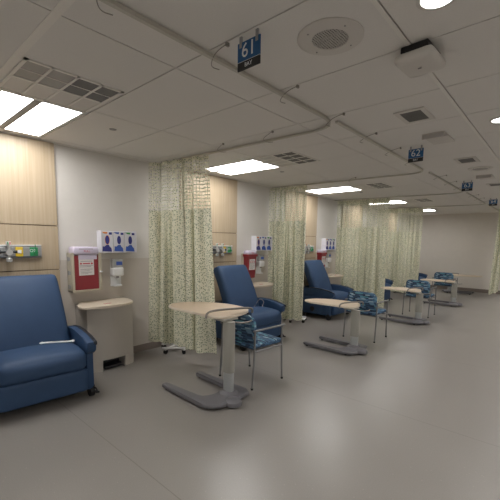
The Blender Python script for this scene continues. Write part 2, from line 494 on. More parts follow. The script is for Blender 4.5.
def wedge(x, y, label):
    t = thing('ceiling_camera_box', label, 'ceiling device', (x, y, H), 0, 'pale boxes on the aisle ceiling')
    bm = bmesh.new(); prism(bm, [(-.20, 0), (-.20, -.012), (.08, -.012), (.20, -.05), (.20, 0)][::-1], -.10, .10, .004, 1, 'yz')
    bmesh.ops.scale(bm, vec=(1, -1, 1), verts=bm.verts[:]); link('housing', bm, FIX, t)
    link('face_strip', nb(-.092, .092, -.2015, -.199, -.046, -.008), FIXM, t)
wedge(3.26, 3.18, 'pale shallow box on the ceiling behind the second bay sign')
wedge(3.28, 5.80, 'pale shallow box on the ceiling behind the third bay sign')

def sprinkler(x, y, label):
    bm = bmesh.new(); lathe(bm, [(0, -.004), (.030, -.004), (.034, 0)], 20)
    bm2 = bmesh.new(); o = link('sprinkler_cover', bm, FIXG, None, True); o.location = (x, y, H); tag(o, label, 'sprinkler', 'concealed sprinklers')
sprinkler(.965, 1.0, 'small round sprinkler cover in the ceiling left of the first curtain')
sprinkler(1.03, 3.61, 'small round sprinkler cover right of the second panel light')
sprinkler(1.05, 6.3, 'tiny round sprinkler cover right of the third panel light')

# bay signs
def bay_sign(y, num, label):
    t = thing('bay_sign', label, 'sign', (2.998, y, H), 0, 'hanging bay number signs')
    z1, z0 = -.030, -.165
    link('number_plate', nb(-.076, .076, -.003, .003, z0 + .042, z1), SIGNB, t)
    link('name_strip', nb(-.076, .076, -.003, .003, z0, z0 + .040), SIGNK, t)
    link('divider', nb(-.076, .076, -.0032, .0032, z0 + .040, z0 + .042), SIGNW, t)
    for s in (-1, 1): link('hanging_clip', nb(s * .055 - .008, s * .055 + .008, -.005, .005, -.055, 0), ALU, t)
    text('number', num, .098, SIGNW, t, (0, -.0042, (z0 + .042 + z1) / 2))
    text('lettering', 'BAY', .028, SIGNW, t, (0, -.0042, z0 + .020))
bay_sign(.68, '61', 'blue and black hanging sign reading 61 BAY')
bay_sign(3.36, '62', 'blue and black hanging sign reading 62 BAY')
bay_sign(6.02, '63', 'blue and black hanging sign reading 63 BAY')
bay_sign(8.80, '64', 'blue and black hanging sign reading 64 BAY')

# curtain tracks
def track(pts, wires, label, zt=H - .020):
    t = thing('curtain_track', label, 'curtain track', (pts[0][0], pts[0][1], H), 0, 'ceiling curtain tracks')
    o0 = Vector((pts[0][0], pts[0][1], H))
    P = []
    n = len(pts)
    for i, p in enumerate(pts):
        p = Vector((p[0], p[1], zt))
        if 0 < i < n - 1:
            a = Vector((*pts[i - 1][:2], zt)); b = Vector((*pts[i + 1][:2], zt)); R = .30
            pa = p + (a - p).normalized() * R; pb = p + (b - p).normalized() * R
            for k in range(9):
                s = k / 8; P.append(pa * (1 - s) ** 2 + p * 2 * s * (1 - s) + pb * s * s)
        else: P.append(p)
    bm = bmesh.new(); up = Vector((0, 0, 1)); rows = []
    for i, p in enumerate(P):
        a = P[max(0, i - 1)]; b = P[min(len(P) - 1, i + 1)]; d = (b - a).normalized(); s = d.cross(up).normalized()
        rows.append([bm.verts.new(p + s * x + up * z - o0) for x, z in ((-.012, -.009), (.012, -.009), (.012, .009), (-.012, .009))])
    for a, b in zip(rows, rows[1:]):
        for k in range(4): bm.faces.new((a[k], a[(k + 1) % 4], b[(k + 1) % 4], b[k]))
    bm.faces.new(rows[0]); bm.faces.new(rows[-1][::-1])
    link('rail', bm, TRACK, t)
    for (cx, cy, tx, ty) in wires:
        c = Vector((cx, cy, H - .004)); e = Vector((tx, ty, zt + .004)); mid = (c + e) / 2
        side = Vector((-.07, 0, 0)) if abs(cy - ty) > .1 else Vector((-.02, .02, 0))
        if cy - ty < -.1: L = [c, c + Vector((-.07, .02, -.012)), Vector((tx - .03, cy + .06, H - .034)), Vector((tx - .05, ty, H - .036)), Vector((tx, ty + .02, H - .034))]
        else: L = [c, Vector((cx - .09, cy, H - .016)), Vector((tx - .02, cy + .03, H - .034)), Vector((tx - .062, cy + .07, H - .038)), Vector((tx - .05, cy + .12, H - .036))]
        L = smooth_line(L, 3)
        bm = bmesh.new(); tube(bm, [p - o0 for p in L], .0025, 6)
        v = c - o0; box(bm, v.x - .006, v.x + .006, v.y - .010, v.y + .010, v.z - .014, v.z + .004)
        link('hanger', bm, WIRE, t)
def wires_along(ya, yb, x=2.712):
    return [(x + .14, k * YS + .01, x, k * YS + .06) for k in range(-6, 19) if ya < k * YS < yb]
track([(2.712, -4.1), (2.712, 2.20), (.02, 2.10)], wires_along(-.2, 1.8) + [(2.12, 1.99, 1.97, 2.17), (1.45, 1.99, 1.31, 2.15)], 'nearest curved curtain track, running over the 61 sign to the first curtain')
track([(2.735, 2.09), (2.712, 4.82), (.02, 4.66)], wires_along(1.9, 4.5) + [(1.7, 4.66, 1.6, 4.74)], 'second curved curtain track, passing left of the 62 sign')
track([(2.735, 4.84), (2.712, 7.38), (.02, 7.10)], wires_along(4.9, 7.1), 'third curved curtain track, passing left of the 63 sign')
track([(2.735, 7.42), (2.712, 9.95), (.02, 9.72)], wires_along(7.4, 9.7), 'fourth curtain track, passing left of the 64 sign')
track([(2.735, 10.02), (2.712, 12.5), (3.0, 12.6)], [], 'farthest curtain track over the right hand curtain')

# ------------------------------------------------------------------ curtains
def curtain(path, folds, amp, zt, zm, zb, label, flare=(0, 0), seed=1, deep=None, hemvar=.01, n=420, head=.045):
    """path: plan points; cloth hangs in folds along it; the upper part is an open net"""
    rnd = random.Random(seed)
    t = thing('privacy_curtain', label, 'curtain', (path[0][0], path[0][1], 0), 0, 'green dashed privacy curtains')
    P = smooth_line([(p[0], p[1], 0) for p in path], 3)
    cum = [0]
    for a, b in zip(P, P[1:]): cum.append(cum[-1] + (b - a).length)
    L = cum[-1]
    def at(s):
        s = max(0, min(L, s))
        for i in range(len(P) - 1):
            if s <= cum[i + 1] + 1e-9:
                f = (s - cum[i]) / max(1e-9, cum[i + 1] - cum[i]); return P[i].lerp(P[i + 1], f), (P[i + 1] - P[i]).normalized()
        return P[-1], (P[-1] - P[-2]).normalized()
    ph = [rnd.uniform(0, 6.28) for _ in range(5)]
    def pos(u, z):
        k = (zt - z) / (zt - zb)                       # 0 top .. 1 hem
        s = u * L
        warp = .5 * math.sin(2 * PI * u * 1.3 + ph[0]) + .3 * math.sin(2 * PI * u * 2.7 + ph[1])
        th = 2 * PI * folds * u + warp * 1.6 + .25 * math.sin(3 * k + ph[2])
        A = amp * (.55 + .45 * math.sin(2 * PI * u * 1.7 + ph[3])) * (1 - .25 * k) + amp * .15
        off = amp * .5 * math.sin(2 * PI * 1.6 * u + ph[1]) * k + A * math.sin(th) + amp * .25 * math.sin(2.3 * th + ph[4]) * (1 - k * .4)
        along = A * .45 * math.sin(2 * th + 1)
        if deep:
            for (du, dd, dw, per) in deep:
                off += dd * math.sin(2 * PI * (u - du) / per) * math.exp(-((u - du) / (dw * (.5 + k * .8))) ** 2) * min(1, max(0, (k - .22) * 2.4))
        p, d = at(s); nrm = Vector((d.y, -d.x, 0))
        q = p + nrm * off + d * along
        q.x += flare[0] * k * (u if flare[0] > 0 else 1 - u) + flare[1] * k * (1 - u)
        q.x = max(q.x, .012)
        z2 = z if k < .98 else z + hemvar * math.sin(2 * PI * u * 3 + ph[2])
        return Vector((q.x, q.y, z2))
    o0 = Vector((path[0][0], path[0][1], 0))
    def sheet(name, za, zb_, rows, m):
        bm = bmesh.new(); uvl = bm.loops.layers.uv.new('UVMap')
        us = [i / n for i in range(n + 1)]; arc = [0]
        ref = [pos(u, 1.2) for u in us]
        for a, b in zip(ref, ref[1:]): arc.append(arc[-1] + (b - a).length)
        vs = []
        for j in range(rows + 1):
            z = za + (zb_ - za) * j / rows
            vs.append([bm.verts.new(pos(u, z) - o0) for u in us])
        for j in range(rows):
            for i in range(n):
                f = bm.faces.new((vs[j][i], vs[j][i + 1], vs[j + 1][i + 1], vs[j + 1][i]))
                for lp, (ii, jj) in zip(f.loops, ((i, j), (i + 1, j), (i + 1, j + 1), (i, j + 1))):
                    lp[uvl].uv = (arc[ii], za + (zb_ - za) * jj / rows)
        o = link(name, bm, m, t, True, 180)
        return o
    sheet('header_band', zt, zt - head, 2, CURT)
    sheet('net_panel', zt - head, zm, 12, NET)
    sheet('fabric_panel', zm, zb, 30, CURT)
    # carriers clipped to the track
    for k in range(9):
        u = (k + .5) / 9; p = pos(u, zt) - o0; q, _ = at(u * L); q = q - o0
        bm = bmesh.new(); tube(bm, [(p.x, p.y, zt - .01), ((p.x + q.x) / 2, (p.y + q.y) / 2, zt + .002), (q.x, q.y, H - .030)], .003, 5); link('hook', bm, WIRE, t)
    return t
curtain([(.13, 1.97), (.35, 2.02), (.75, 2.09), (1.04, 2.14)], 5.2, .055, 2.545, 1.93, .14,
        'nearest green dashed curtain, hanging behind the first overbed table', flare=(.13, -.09), seed=4, deep=[(.27, .055, .05, .034)])
curtain([(.02, 4.60), (.25, 4.62), (.5, 4.66), (.78, 4.68)], 6.5, .055, 2.54, 1.92, .10,
        'gathered green dashed curtain between the second and third recliners', seed=9, deep=[(.56, .05, .07, .045)])
curtain([(.06, 7.17), (.45, 7.17), (.9, 7.18), (1.30, 7.24)], 9.5, .05, 2.545, 1.91, .10,
        'widest green dashed curtain, behind the second guest chair', seed=12, head=.11, deep=[(.62, .05, .04, .03), (.85, .05, .03, .025)])
curtain([(.05, 9.62), (.5, 9.68), (.9, 9.74), (1.25, 9.80)], 9, .05, 2.54, 1.90, .15,
        'fourth green dashed curtain, behind the third overbed table', seed=21, head=.11)
curtain([(2.87, 10.95), (2.87, 11.5), (2.87, 12.2)], 7, .05, 2.54, 1.90, .16,
        'green dashed curtain at the far right edge, against the back wall', flare=(-.09, 0), seed=30)

# ------------------------------------------------------------------ headwall panels and wall equipment
def headwall(y0, y1, label):
    t = thing('headwall_panel', label, 'wall panel', (0, y0, 0), 0, 'maple headwall panels')
    w = y1 - y0; zs = [.0, 1.190, 1.200, 1.675, 1.685, H - .012]
    link('backing', nb(.001, .012, .004, w - .004, .01, H - .02), GROOVE, t)
    for a, b in ((0, 1), (2, 3), (4, 5)):
        bm = nb(.012, .028, 0, w, zs[a] + (.0 if a else .0), zs[b], bev=.0015, seg=1); link('wood_sheet', bm, MAPLE, t)
    for z in (1.64, 1.24, 1.72):
        bm = bmesh.new(); cyl(bm, (.028, w - .04, z), .005, .001, 10, 0); link('screw', bm, ALU, t)
hl = ['pale maple wall panel behind the large recliner at far left', 'maple wall panel right of the nearest curtain, behind the second recliner',
      'narrow strip of maple wall panel right of the second curtain', 'maple wall panel seen through the net of the third curtain', 'maple wall panel seen between the third and fourth curtains']
for (a, b), l in zip(panels, hl): headwall(a, b, l)

def service_rail(y0, y1, label, mods, prefix):
    """aluminium medical rail with gas outlets"""
    t = thing('medical_gas_rail', label, 'gas outlet rail', (.0292, y0, 1.40), 0, 'gas outlet rails')
    w = y1 - y0
    bm = bmesh.new(); prism(bm, [(0, -.065), (.030, -.065), (.042, -.045), (.042, .045), (.030, .062), (0, .062)], 0, w, .003, 1, 'xz'); link('rail_body', bm, ALU, t)
    link('top_cover', nb(0, .044, 0, w, .058, .070, bev=.002, seg=1), WHITE, t)
    for m in mods:
        kind, y = m
        if kind == 'green':
            p = link('oxygen_outlet', nb(.040, .047, y - .038, y + .038, -.048, .045, bev=.002, seg=1), GRN, t)
            text('outlet_lettering', 'O2', .045, SIGNW, p, (.0478, y - .012, .008), '+x')
            bm = bmesh.new(); cyl(bm, (.045, y + .015, -.012), .017, .03, 16, 0); cyl(bm, (.045, y + .015, .03), .004, .045, 10, 2); cyl(bm, (.06, y + .015, -.01), .006, .05, 10, 2); link('green_adapter', bm, GRN, p, True)
        elif kind == 'yellow':
            p = link('air_outlet', nb(.040, .047, y - .034, y + .034, -.050, .048, bev=.002, seg=1), YEL, t)
            link('socket', nb(.046, .052, y - .018, y + .018, -.018, .018, bev=.002, seg=1), WHITE, p)
        elif kind == 'regulator':
            p = link('vacuum_outlet', nb(.040, .050, y - .04, y + .04, -.05, .05, bev=.002, seg=1), ALU, t)
            bm = bmesh.new(); cyl(bm, (.05, y, -.005), .030, .05, 20, 0); link('gauge_housing', bm, CHROME, p, True)
            bm = bmesh.new(); tube(bm, [(.075, y - .075, 0), (.075, y + .065, 0)], .011, 12); tube(bm, [(.075, y - .085, 0), (.075, y - .07, 0)], .02, 12); tube(bm, [(.075, y + .05, 0), (.075, y + .07, 0)], .016, 12); link('control_knob', bm, BLACK, p, True)
            bm = bmesh.new(); cyl(bm, (.075, y, .02), .014, .05, 14, 2); link('upper_tube', bm, CHROME, p, True)
            bm = bmesh.new(); cyl(bm, (.075, y, .07), .022, .035, 16, 2); link('gauge_cap', bm, WHITE, p, True)
            for s, mm in ((-1, GRN), (1, REDT)): link('cap_mark', nb(.088, .0975, y + s * .009 - .005, y + s * .009 + .005, .074, .10), mm, p)
            bm = bmesh.new(); cyl(bm, (.075, y, -.075), .012, .06, 14, 2, .018); lathe(bm, [(.0, -.105), (.025, -.10), (.028, -.07), (.02, -.06), (0, -.06)], 16, (.075, y, 0)); link('lower_cup', bm, CLEAR, p, True)
    return t
service_rail(.02, .615, 'grey gas outlet rail above the large left recliner', [('regulator', .285), ('yellow', .385), ('green', .52)], '')
service_rail(3.02, 3.545, 'grey gas outlet rail above the second recliner', [('regulator', .14), ('regulator', .265), ('yellow', .33), ('green', .45)], '')
service_rail(5.62, 6.15, 'grey gas outlet rail above the third recliner', [('regulator', .12), ('regulator', .25), ('green', .43)], '')

def ypoly(bm, pts, x0, x1):
    prism(bm, pts, x0, x1, 0, 1, 'yz')

def sharps_box(y, label, cabinet):
    t = thing('sharps_container', label, 'sharps bin', (.004, y, .93 if cabinet else .89), 0, 'red sharps containers')
    W = .345 if cabinet else .27; D = .13
    if cabinet:
        bm = bmesh.new()
        box(bm, 0, .006, 0, W, 0, .45); box(bm, 0, D, 0, .012, 0, .45); box(bm, 0, D, W - .012, W, 0, .45); box(bm, 0, D, 0, W, 0, .012)
        box(bm, D, D + .006, 0, .028, 0, .45); box(bm, D, D + .006, W - .036, W, 0, .45); box(bm, D, D + .006, .028, W - .036, 0, .02)
        link('locking_cabinet', bm, BEIGE, t)
        link('container', nb(.012, D + .002, .028, W - .037, .022, .42, bev=.006), RED, t)
        for z in (.06, .22, .38):
            bm = bmesh.new(); tube(bm, [(D * .35, -.004, z - .025), (D * .35, -.004, z + .025)], .007, 8); box(bm, D * .2, D * .75, -.003, .0, z - .02, z + .02); link('hinge', bm, ALU, t)
        bm = bmesh.new(); cyl(bm, (D + .004, W - .012, .225), .012, .018, 16, 0); tube(bm, [(D + .02, W - .035, .225), (D + .02, W + .006, .225)], .006, 8); link('latch', bm, WHITE, t, True)
        lx = D + .0022; ly0, ly1, lz0, lz1 = .078, .252, .19, .375
        bm = bmesh.new(); rbox(bm, (.075, W / 2 - .006, .475), (.078, W / 2 - .022, .048), .03, 8); link('lid', bm, LILAC, t, True)
        bm = bmesh.new(); box(bm, D + .0022, D + .006, .075, W - .055, .375, .45, bev=.001, seg=1); link('lid_flap', bm, LILAC, t)
        text('lid_lettering', 'FULL', .034, REDT, t, (.1535, W / 2 - .004, .470), '+x')
        bm = bmesh.new(); box(bm, .1500, .1528, .08, .24, .488, .500); link('lid_text_line', bm, GREYT, t)
    else:
        link('wall_bracket', nb(0, .012, -.03, W + .03, -.02, .44, bev=.003, seg=1), BEIGE, t)
        bm = nb(.012, D, .02, W - .02, 0, .40, bev=.012)
        for v in bm.verts:
            k = v.co.z / .40; v.co.y = W / 2 + (v.co.y - W / 2) * (.86 + .14 * k); v.co.x = .012 + (v.co.x - .012) * (.8 + .2 * k)
        link('container', bm, RED, t)
        link('rim', nb(.012, D + .01, .005, W - .005, .385, .425, bev=.004, seg=1), RED, t)
        bm = bmesh.new(); rbox(bm, (.07, W / 2, .455), (.066, W / 2 - .01, .042), .035, 8); link('lid', bm, LILAC, t, True)
        text('lid_lettering', 'FULL', .034, REDT, t, (.137, W / 2 - .004, .452), '+x')
        lx = D + .002; ly0, ly1, lz0, lz1 = .06, .20, .15, .34
    p = link('paper_label', nb(lx - (.02 if not cabinet else .002), lx + .0015, ly0, ly1, lz0, lz1), PAPER, t)
    bm = bmesh.new()
    for i, (z, a, b) in enumerate(((.88, .12, .88), (.62, .05, .95), (.54, .05, .8), (.38, .1, .9), (.28, .1, .7), (.18, .1, .85), (.10, .1, .6))):
        zz = lz0 + (lz1 - lz0) * z; box(bm, lx + .0015, lx + .002, ly0 + (ly1 - ly0) * a, ly0 + (ly1 - ly0) * b, zz - .0022, zz + .0022)
    link('label_text_lines', bm, GREYT, p)
    cz = lz0 + (lz1 - lz0) * .74
    bm = bmesh.new()
    for s in (.14, .86):
        cyl(bm, (lx + .0015, ly0 + (ly1 - ly0) * s, cz), .011, .0006, 16, 0)
    box(bm, lx + .0015, lx + .0021, ly0 + .045, ly1 - .045, cz - .006, cz + .006)
    link('warning_print', bm, REDT, p)
sharps_box(.893, 'red sharps bin in a beige locking cabinet, nearest on the wall', True)
sharps_box(3.86, 'red tapered sharps bin on the wall above the second recliner', False)
sharps_box(6.36, 'far red sharps bin on the wall above the third recliner', False)

def glove_boxes(y, label, bays, k=0):
    t = thing('glove_box_holder', 'clear ' + label, 'glove box holder', (.0, y, 1.385), 0, 'glove box holders')
    bm = bmesh.new(); box(bm, 0, .004, -.006, .456, -.004, .262); box(bm, 0, .120, -.006, .456, -.006, -.002)
    for a in (-.007, .453): box(bm, 0, .120, a, a + .003, -.004, .262)
    link('tray', bm, GLVB, t)
    for j, (cm, nm) in enumerate(((ORANGE, 'orange'), (MIDB, 'blue'), (GREENP, 'green'))):
        b = thing('glove_box', 'lilac glove box with %s corner in the holder %s' % (nm, bays), 'glove box', (.009, y + .001 + j * .152, 1.384), 0, 'glove boxes on the wall')
        link('carton', nb(0, .098, 0, .142, 0, .252, bev=.002, seg=1), GLVB, b)
        X = .0982
        bm = bmesh.new(); pts = [(.071 + .026 * math.cos(a * PI / 12), .150 + .052 * math.sin(a * PI / 12)) for a in range(24)]; ypoly(bm, pts, X, X + .0012); link('opening', bm, INDIGO, b)
        if j == 0:
            bm = bmesh.new(); pts = [(.071 + .031 * math.cos(a * PI / 12), .150 + .058 * math.sin(a * PI / 12)) for a in range(24)]; ypoly(bm, pts, X, X + .0006); link('opening_border', bm, cm, b)
        bm = bmesh.new(); ypoly(bm, [(.006, .012), (.128, .006), (.120, .050), (.098, .072), (.088, .092), (.055, .088), (.035, .070), (.012, .072)], X, X + .0008); link('glove_print', bm, MIDB if j else INDIGO, b)
        bm = bmesh.new(); ypoly(bm, [(.004, .247), (.078, .247), (.066, .222), (.030, .228)], X, X + .0008); link('corner_print', bm, cm, b)
        bm = bmesh.new(); box(bm, X, X + .0008, .094, .132, .215, .243); link('brand_block', bm, INDIGO, b)
        if j == 0:
            bm = bmesh.new(); box(bm, .03, .075, -.0006, .0, .17, .225); link('side_print', bm, MIDB, b)
            bm = bmesh.new(); box(bm, .02, .06, -.0006, .0, .02, .05); link('side_mark', bm, cm, b)
glove_boxes(1.262, 'wall rack of three glove boxes above the nearest cabinet', 'above the nearest cabinet')
glove_boxes(4.115, 'wall rack of three glove boxes left of the second curtain', 'left of the second curtain')
glove_boxes(6.60, 'wall rack of three glove boxes above the third recliner', 'above the third recliner')

def dispenser(y, label):
    t = thing('soap_dispenser', label, 'soap dispenser', (.004, y, .95), 0, 'hand sanitiser dispensers')
    link('back_plate', nb(0, .02, .01, .15, 0, .345, bev=.006), WHITE, t)
    bm = bmesh.new(); rbox(bm, (.055, .08, .185), (.050, .075, .055), .025, 8); link('housing', bm, WHITE, t, True)
    link('window_cover', nb(.018, .085, .012, .148, .225, .345, bev=.008), CLEAR, t)
    link('label_plate', nb(.0845, .0865, .055, .135, .27, .315), MIDB, t)
    bm = bmesh.new(); prism(bm, smooth_loop([(0, .02), (.10, .025), (.10, .135), (0, .14)], 2), 0, .018, .004, 1); link('drip_tray', bm, WHITE, t)
    link('nozzle', nb(.05, .075, .068, .092, .108, .135), GREYT, t)
dispenser(1.395, 'white soap dispenser under the nearest glove boxes')
dispenser(4.225, 'white soap dispenser under the second rack of glove boxes')
dispenser(6.76, 'white soap dispenser under the third rack of glove boxes')

# waste cabinet with overhanging lid
LIDP = smooth_loop([(0, .04), (.10, 0.0), (.24, -.07), (.34, -.09), (.42, -.02), (.46, .14), (.46, .30), (.44, .42), (.37, .54), (.25, .60), (.1, .61), (0, .62)], 0)
def waste_cabinet(y, label):
    t = thing('waste_cabinet', label, 'waste cabinet', (.012, y, 0), 0, 'beige step-on waste cabinets')
    # front bows out a little
    def outline(g=0.):
        pts = [(0, 0)] + [(.315 + .055 * math.sin(PI * k / 8), .56 * k / 8) for k in range(9)] + [(0, .56)]
        return pts
    bm = bmesh.new(); prism(bm, outline(), .13, .762); prism(bm, [(0, 0), (.315, 0), (.36, .145), (0, .145)], 0, .13); prism(bm, [(0, .425), (.362, .425), (.315, .56), (0, .56)], 0, .13)
    link('body', bm, CAB, t)
    link('recess_back', nb(.0, .20, .145, .425, 0, .13), BLACK, t)
    bm = nb(.2, .345, .17, .40, .012, .045, bev=.006); link('foot_pedal', bm, BLACK, t)
    bm = bmesh.new(); lp = smooth_loop(LIDP, 1); lp = [(max(0, a), b + .0) for a, b in lp]; prism(bm, lp, .764, .792, .006, 2); link('lid', bm, LID, t)
    link('lid_mark', nb(.30, .325, .20, .29, .792, .7928), REDT, t)
waste_cabinet(.960, 'beige cabinet with curved cream lid between the large recliner and first curtain')
waste_cabinet(3.77, 'beige cabinet with curved cream lid beside the second recliner')
waste_cabinet(6.46, 'beige cabinet with curved cream lid beside the third recliner')

# ------------------------------------------------------------------ recliners
def caster(parent, x, y, r=.05, w=.03, z=0, rot=0.):
    bm = bmesh.new(); cyl(bm, (x, y - w / 2, z + r), r, w, 18, 1); tube(bm, [(x, y, z + r), (x, y, z + r * 2 + .02)], .012, 8)
    box(bm, x - r * .6, x + r * .5, y - w * .8, y + w * .8, z + r * 1.15, z + r * 2.05, bev=.006, seg=1)
    return link('caster', bm, RUBBER, parent, True)

def make_recliner(label):
    t = thing('recliner', label, 'recliner', (0, 0, 0), 0, 'blue treatment recliners')
    link('base', nb(.06, .76, -.33, .33, .10, .34, bev=.01), BLUED, t)
    bm = bmesh.new(); rbox(bm, (.785, 0, .205), (.03, .355, .11), .02, 8, bulge=(.006, 0, 0)); link('footrest', bm, BLUE, t, True)
    bm = bmesh.new()
    def seatfn(x, y, z):
        f = max(0, (x - .08) / .22); return (x, y, z - .014 * f * f + .018 * math.cos(PI * x / .6) * (1 if z > 0 else 0))
    rbox(bm, (.560, 0, .405), (.280, .352, .090), .060, 12, seatfn, (0.012, 0, .016)); link('seat', bm, BLUE, t, True)
    bm = bmesh.new(); lean = math.radians(24)
    cl, sl = math.cos(lean), math.sin(lean)
    def backfn(x, y, z):
        k = (z + .40) / .80
        y = y * (1.0 - .07 * k); x = x + .025 * math.sin(PI * k) - .02 * (y / .33) ** 2 * (1 if x > 0 else -.3) * 0
        return (x * cl - z * sl, y, x * sl + z * cl)
    rbox(bm, (.195, 0, .765), (.085, .345, .42), .055, 14, backfn, (.022, 0, 0)); link('backrest', bm, BLUE, t, True)
    bm = bmesh.new(); rbox(bm, (.08, 0, .42), (.06, .34, .20), .03, 8); link('rear_shell', bm, BLUED, t, True)
    for s in (-1, 1):
        a, b = (.360, .425) if s > 0 else (-.425, -.360)
        bm = nb(.02, .775, a, b, .085, .50, bev=.012); link('side_panel', bm, BLUE, t, True)
        a, b = (.352, .44) if s > 0 else (-.44, -.352)
        bm = bmesh.new()
        prof = [(.02, .45), (.79, .45), (.825, .475), (.835, .52), (.825, .565), (.70, .598), (.52, .622), (.36, .628), (.20, .610), (.02, .565)]
        prism(bm, prof, a, b, .02, 3, 'xz'); arm = link('armrest', bm, BLUE, t, True)
        bm = bmesh.new(); top = [(.845, .555), (.835, .572), (.70, .604), (.52, .628), (.36, .634), (.24, .620)]
        pr = top + [(x, z - .016) for x, z in top[::-1]]
        m0, m1 = (.414, .442) if s > 0 else (-.442, -.414)
        prism(bm, pr, m0, m1, .004, 1, 'xz'); link('arm_cap', bm, NAVY, arm, True)
    # near side wheel lock and brake bar at the rear
    bm = bmesh.new(); cyl(bm, (.36, -.436, .19), .05, .012, 20, 1); link('release_handle', bm, BLACK, t)
    for x in (.12, .73):
        for s in (-1, 1): caster(t, x, s * .405, .057, .038)
    bm = bmesh.new(); tube(bm, [(.75, .40, .12), (.80, .43, .09), (.83, .43, .07)], .008, 8); box(bm, .80, .85, .41, .445, .06, .075, bev=.004, seg=1); link('brake_pedal', bm, BLACK, t)
    return t
rec = make_recliner('large blue vinyl recliner at far left, cut by the picture edge')
rec.location = (.150, .375, 0); rec.rotation_euler = (0, 0, math.radians(-4.5))
dup(rec, (.275, 3.245, 0), 0, 'blue recliner right of the nearest curtain, behind the first guest chair')
dup(rec, (.135, 5.90, 0), 0, 'dark blue recliner right of the second curtain, by the second overbed table')
dup(rec, (.11, 8.33, 0), 0, 'recliner mostly hidden by the third curtain, only its arm edge showing')
dup(rec, (.20, 11.10, 0), 0, 'recliner behind the fourth curtain, only a dark arm tip showing')

# small items on the first recliner and second recliner
bm = bmesh.new(); L = smooth_line([(.55, .405, .532), (.585, .44, .536), (.61, .50, .532), (.65, .56, .534), (.68, .62, .531), (.70, .665, .530)], 2)
tube(bm, L, .015, 8, True, [.022 if i < 4 or i > len(L) - 5 else .014 for i in range(len(L))]); bmesh.ops.scale(bm, vec=(1, 1, .6), space=Matrix.Translation((0, 0, -.52)), verts=bm.verts[:])
tag(link('folded_strap', bm, WHITE, None, True), 'white folded strap lying on the seat of the large left recliner', 'strap')
bm = bmesh.new(); L = smooth_line([(.70, 3.40, .512), (.66, 3.50, .56), (.70, 3.54, .64), (.78, 3.56, .60), (.76, 3.53, .52), (.82, 3.47, .508), (.86, 3.44, .505)], 3); tube(bm, L, .006, 6)
tag(link('call_cord', bm, GREYT, None, True), 'thin grey cord looped over the arm of the second recliner', 'cord')

# ------------------------------------------------------------------ overbed tables
TOPP = [(a - .045, b - 0) for a, b in [(-.94, .02), (-.94, .15), (-.86, .32), (-.66, .45), (-.42, .51), (-.18, .49), (-.05, .40), (.02, .22), (.03, .02), (-.01, -.08), (-.14, -.10), (-.32, -.09), (-.56, -.10), (-.80, -.10)]]
def make_table(h, label, loc, rz, sx=1., sy=1.):
    t = thing('overbed_table', label, 'overbed table', loc, rz, 'maple topped overbed tables')
    lp = smooth_loop([(a * sx, b * sy) for a, b in TOPP], 2)
    bm = bmesh.new(); prism(bm, lp, h - .024, h - .002, .005, 2); tp = link('tabletop', bm, LID, t, True)
    cx = sum(a for a, b in lp) / len(lp); cy = sum(b for a, b in lp) / len(lp)
    ins = [(cx + (a - cx) * .965, cy + (b - cy) * .95) for a, b in lp]
    bm = bmesh.new(); prism(bm, ins, h - .003, h + .0005); link('laminate', bm, MAPLET, tp)
    link('top_bracket', nb(-.16, .0, -.06, .13, h - .045, h - .024, bev=.004, seg=1), CREAM, t)
    zc = h * .33
    bm = bmesh.new(); prism(bm, smooth_loop([(-.066, -.044), (.066, -.044), (.066, .044), (-.066, .044)], 3), zc, h - .045, .003, 1); link('outer_column', bm, CREAM, t, True)
    bm = bmesh.new(); prism(bm, smooth_loop([(-.057, -.037), (.057, -.037), (.057, .037), (-.057, .037)], 3), .06, zc + .01); link('inner_column', bm, SILVER, t, True)
    # U shaped base
    def foot(y0, y1):
        return [(-.64, y0 + .01), (-.66, y0 + .03), (-.66, y1 - .03), (-.64, y1 - .01)]
    base = [(-.635, -.335), (-.655, -.32), (-.655, -.275), (-.635, -.26), (-.17, -.262), (-.11, -.245), (-.075, -.19), (-.07, -.12), (-.07, .05), (-.085, .09), (-.13, .105),
            (-.62, .105), (-.645, .12), (-.65, .165), (-.63, .18), (-.06, .185), (.06, .20), (.13, .16), (.15, .05), (.15, -.22), (.11, -.30), (.03, -.345), (-.06, -.345)]
    bm = bmesh.new(); prism(bm, base, .020, .062, .014, 3); link('base', bm, GREYP, t, True)
    bm = bmesh.new(); lathe(bm, [(.0, .078), (.055, .074), (.078, .055), (.082, .02), (0, .018)], 24, (.155, -.09, 0)); link('caster_cover', bm, GREYP, t, True)
    bm = bmesh.new(); lathe(bm, [(.0, .09), (.07, .08), (.10, .055), (.10, .05), (0, .05)], 24, (0, 0, 0)); link('column_collar', bm, GREYP, t, True)
    for x, y in ((-.60, -.30), (-.60, .145), (.02, -.29), (.02, .18)):
        bm = bmesh.new(); cyl(bm, (x, y - .012, .0165), .0165, .024, 14, 1); box(bm, x - .010, x + .010, y - .015, y + .015, .014, .024); link('caster', bm, RUBBER, t)
    # curved grab handle across the end of the top
    bm = bmesh.new(); L = smooth_line([(-.20, -.12 * sy, h - .03), (-.21, -.10 * sy, h + .02), (-.18, -.02 * sy, h + .04), (-.10, .14 * sy, h + .045), (-.04, .33 * sy, h + .04), (-.03, .38 * sy, h + .02), (-.04, .38 * sy, h - .02)], 3)
    tube(bm, L, .011, 10); link('grab_handle', bm, HANDLE, t, True)
    bm = bmesh.new(); tube(bm, smooth_line([(.05, .03, h - .05), (.10, .05, h - .052), (.14, .12, h - .05), (.13, .18, h - .045)], 2), .008, 8); link('height_lever', bm, HANDLE, t, True)
    return t
make_table(.818, 'nearest overbed table, tall cream column in front of the first curtain', (1.93, 1.62, 0), 0)
make_table(.635, 'low overbed table between the second curtain and the second guest chair', (2.125, 3.98, 0), 0, .90, .85)
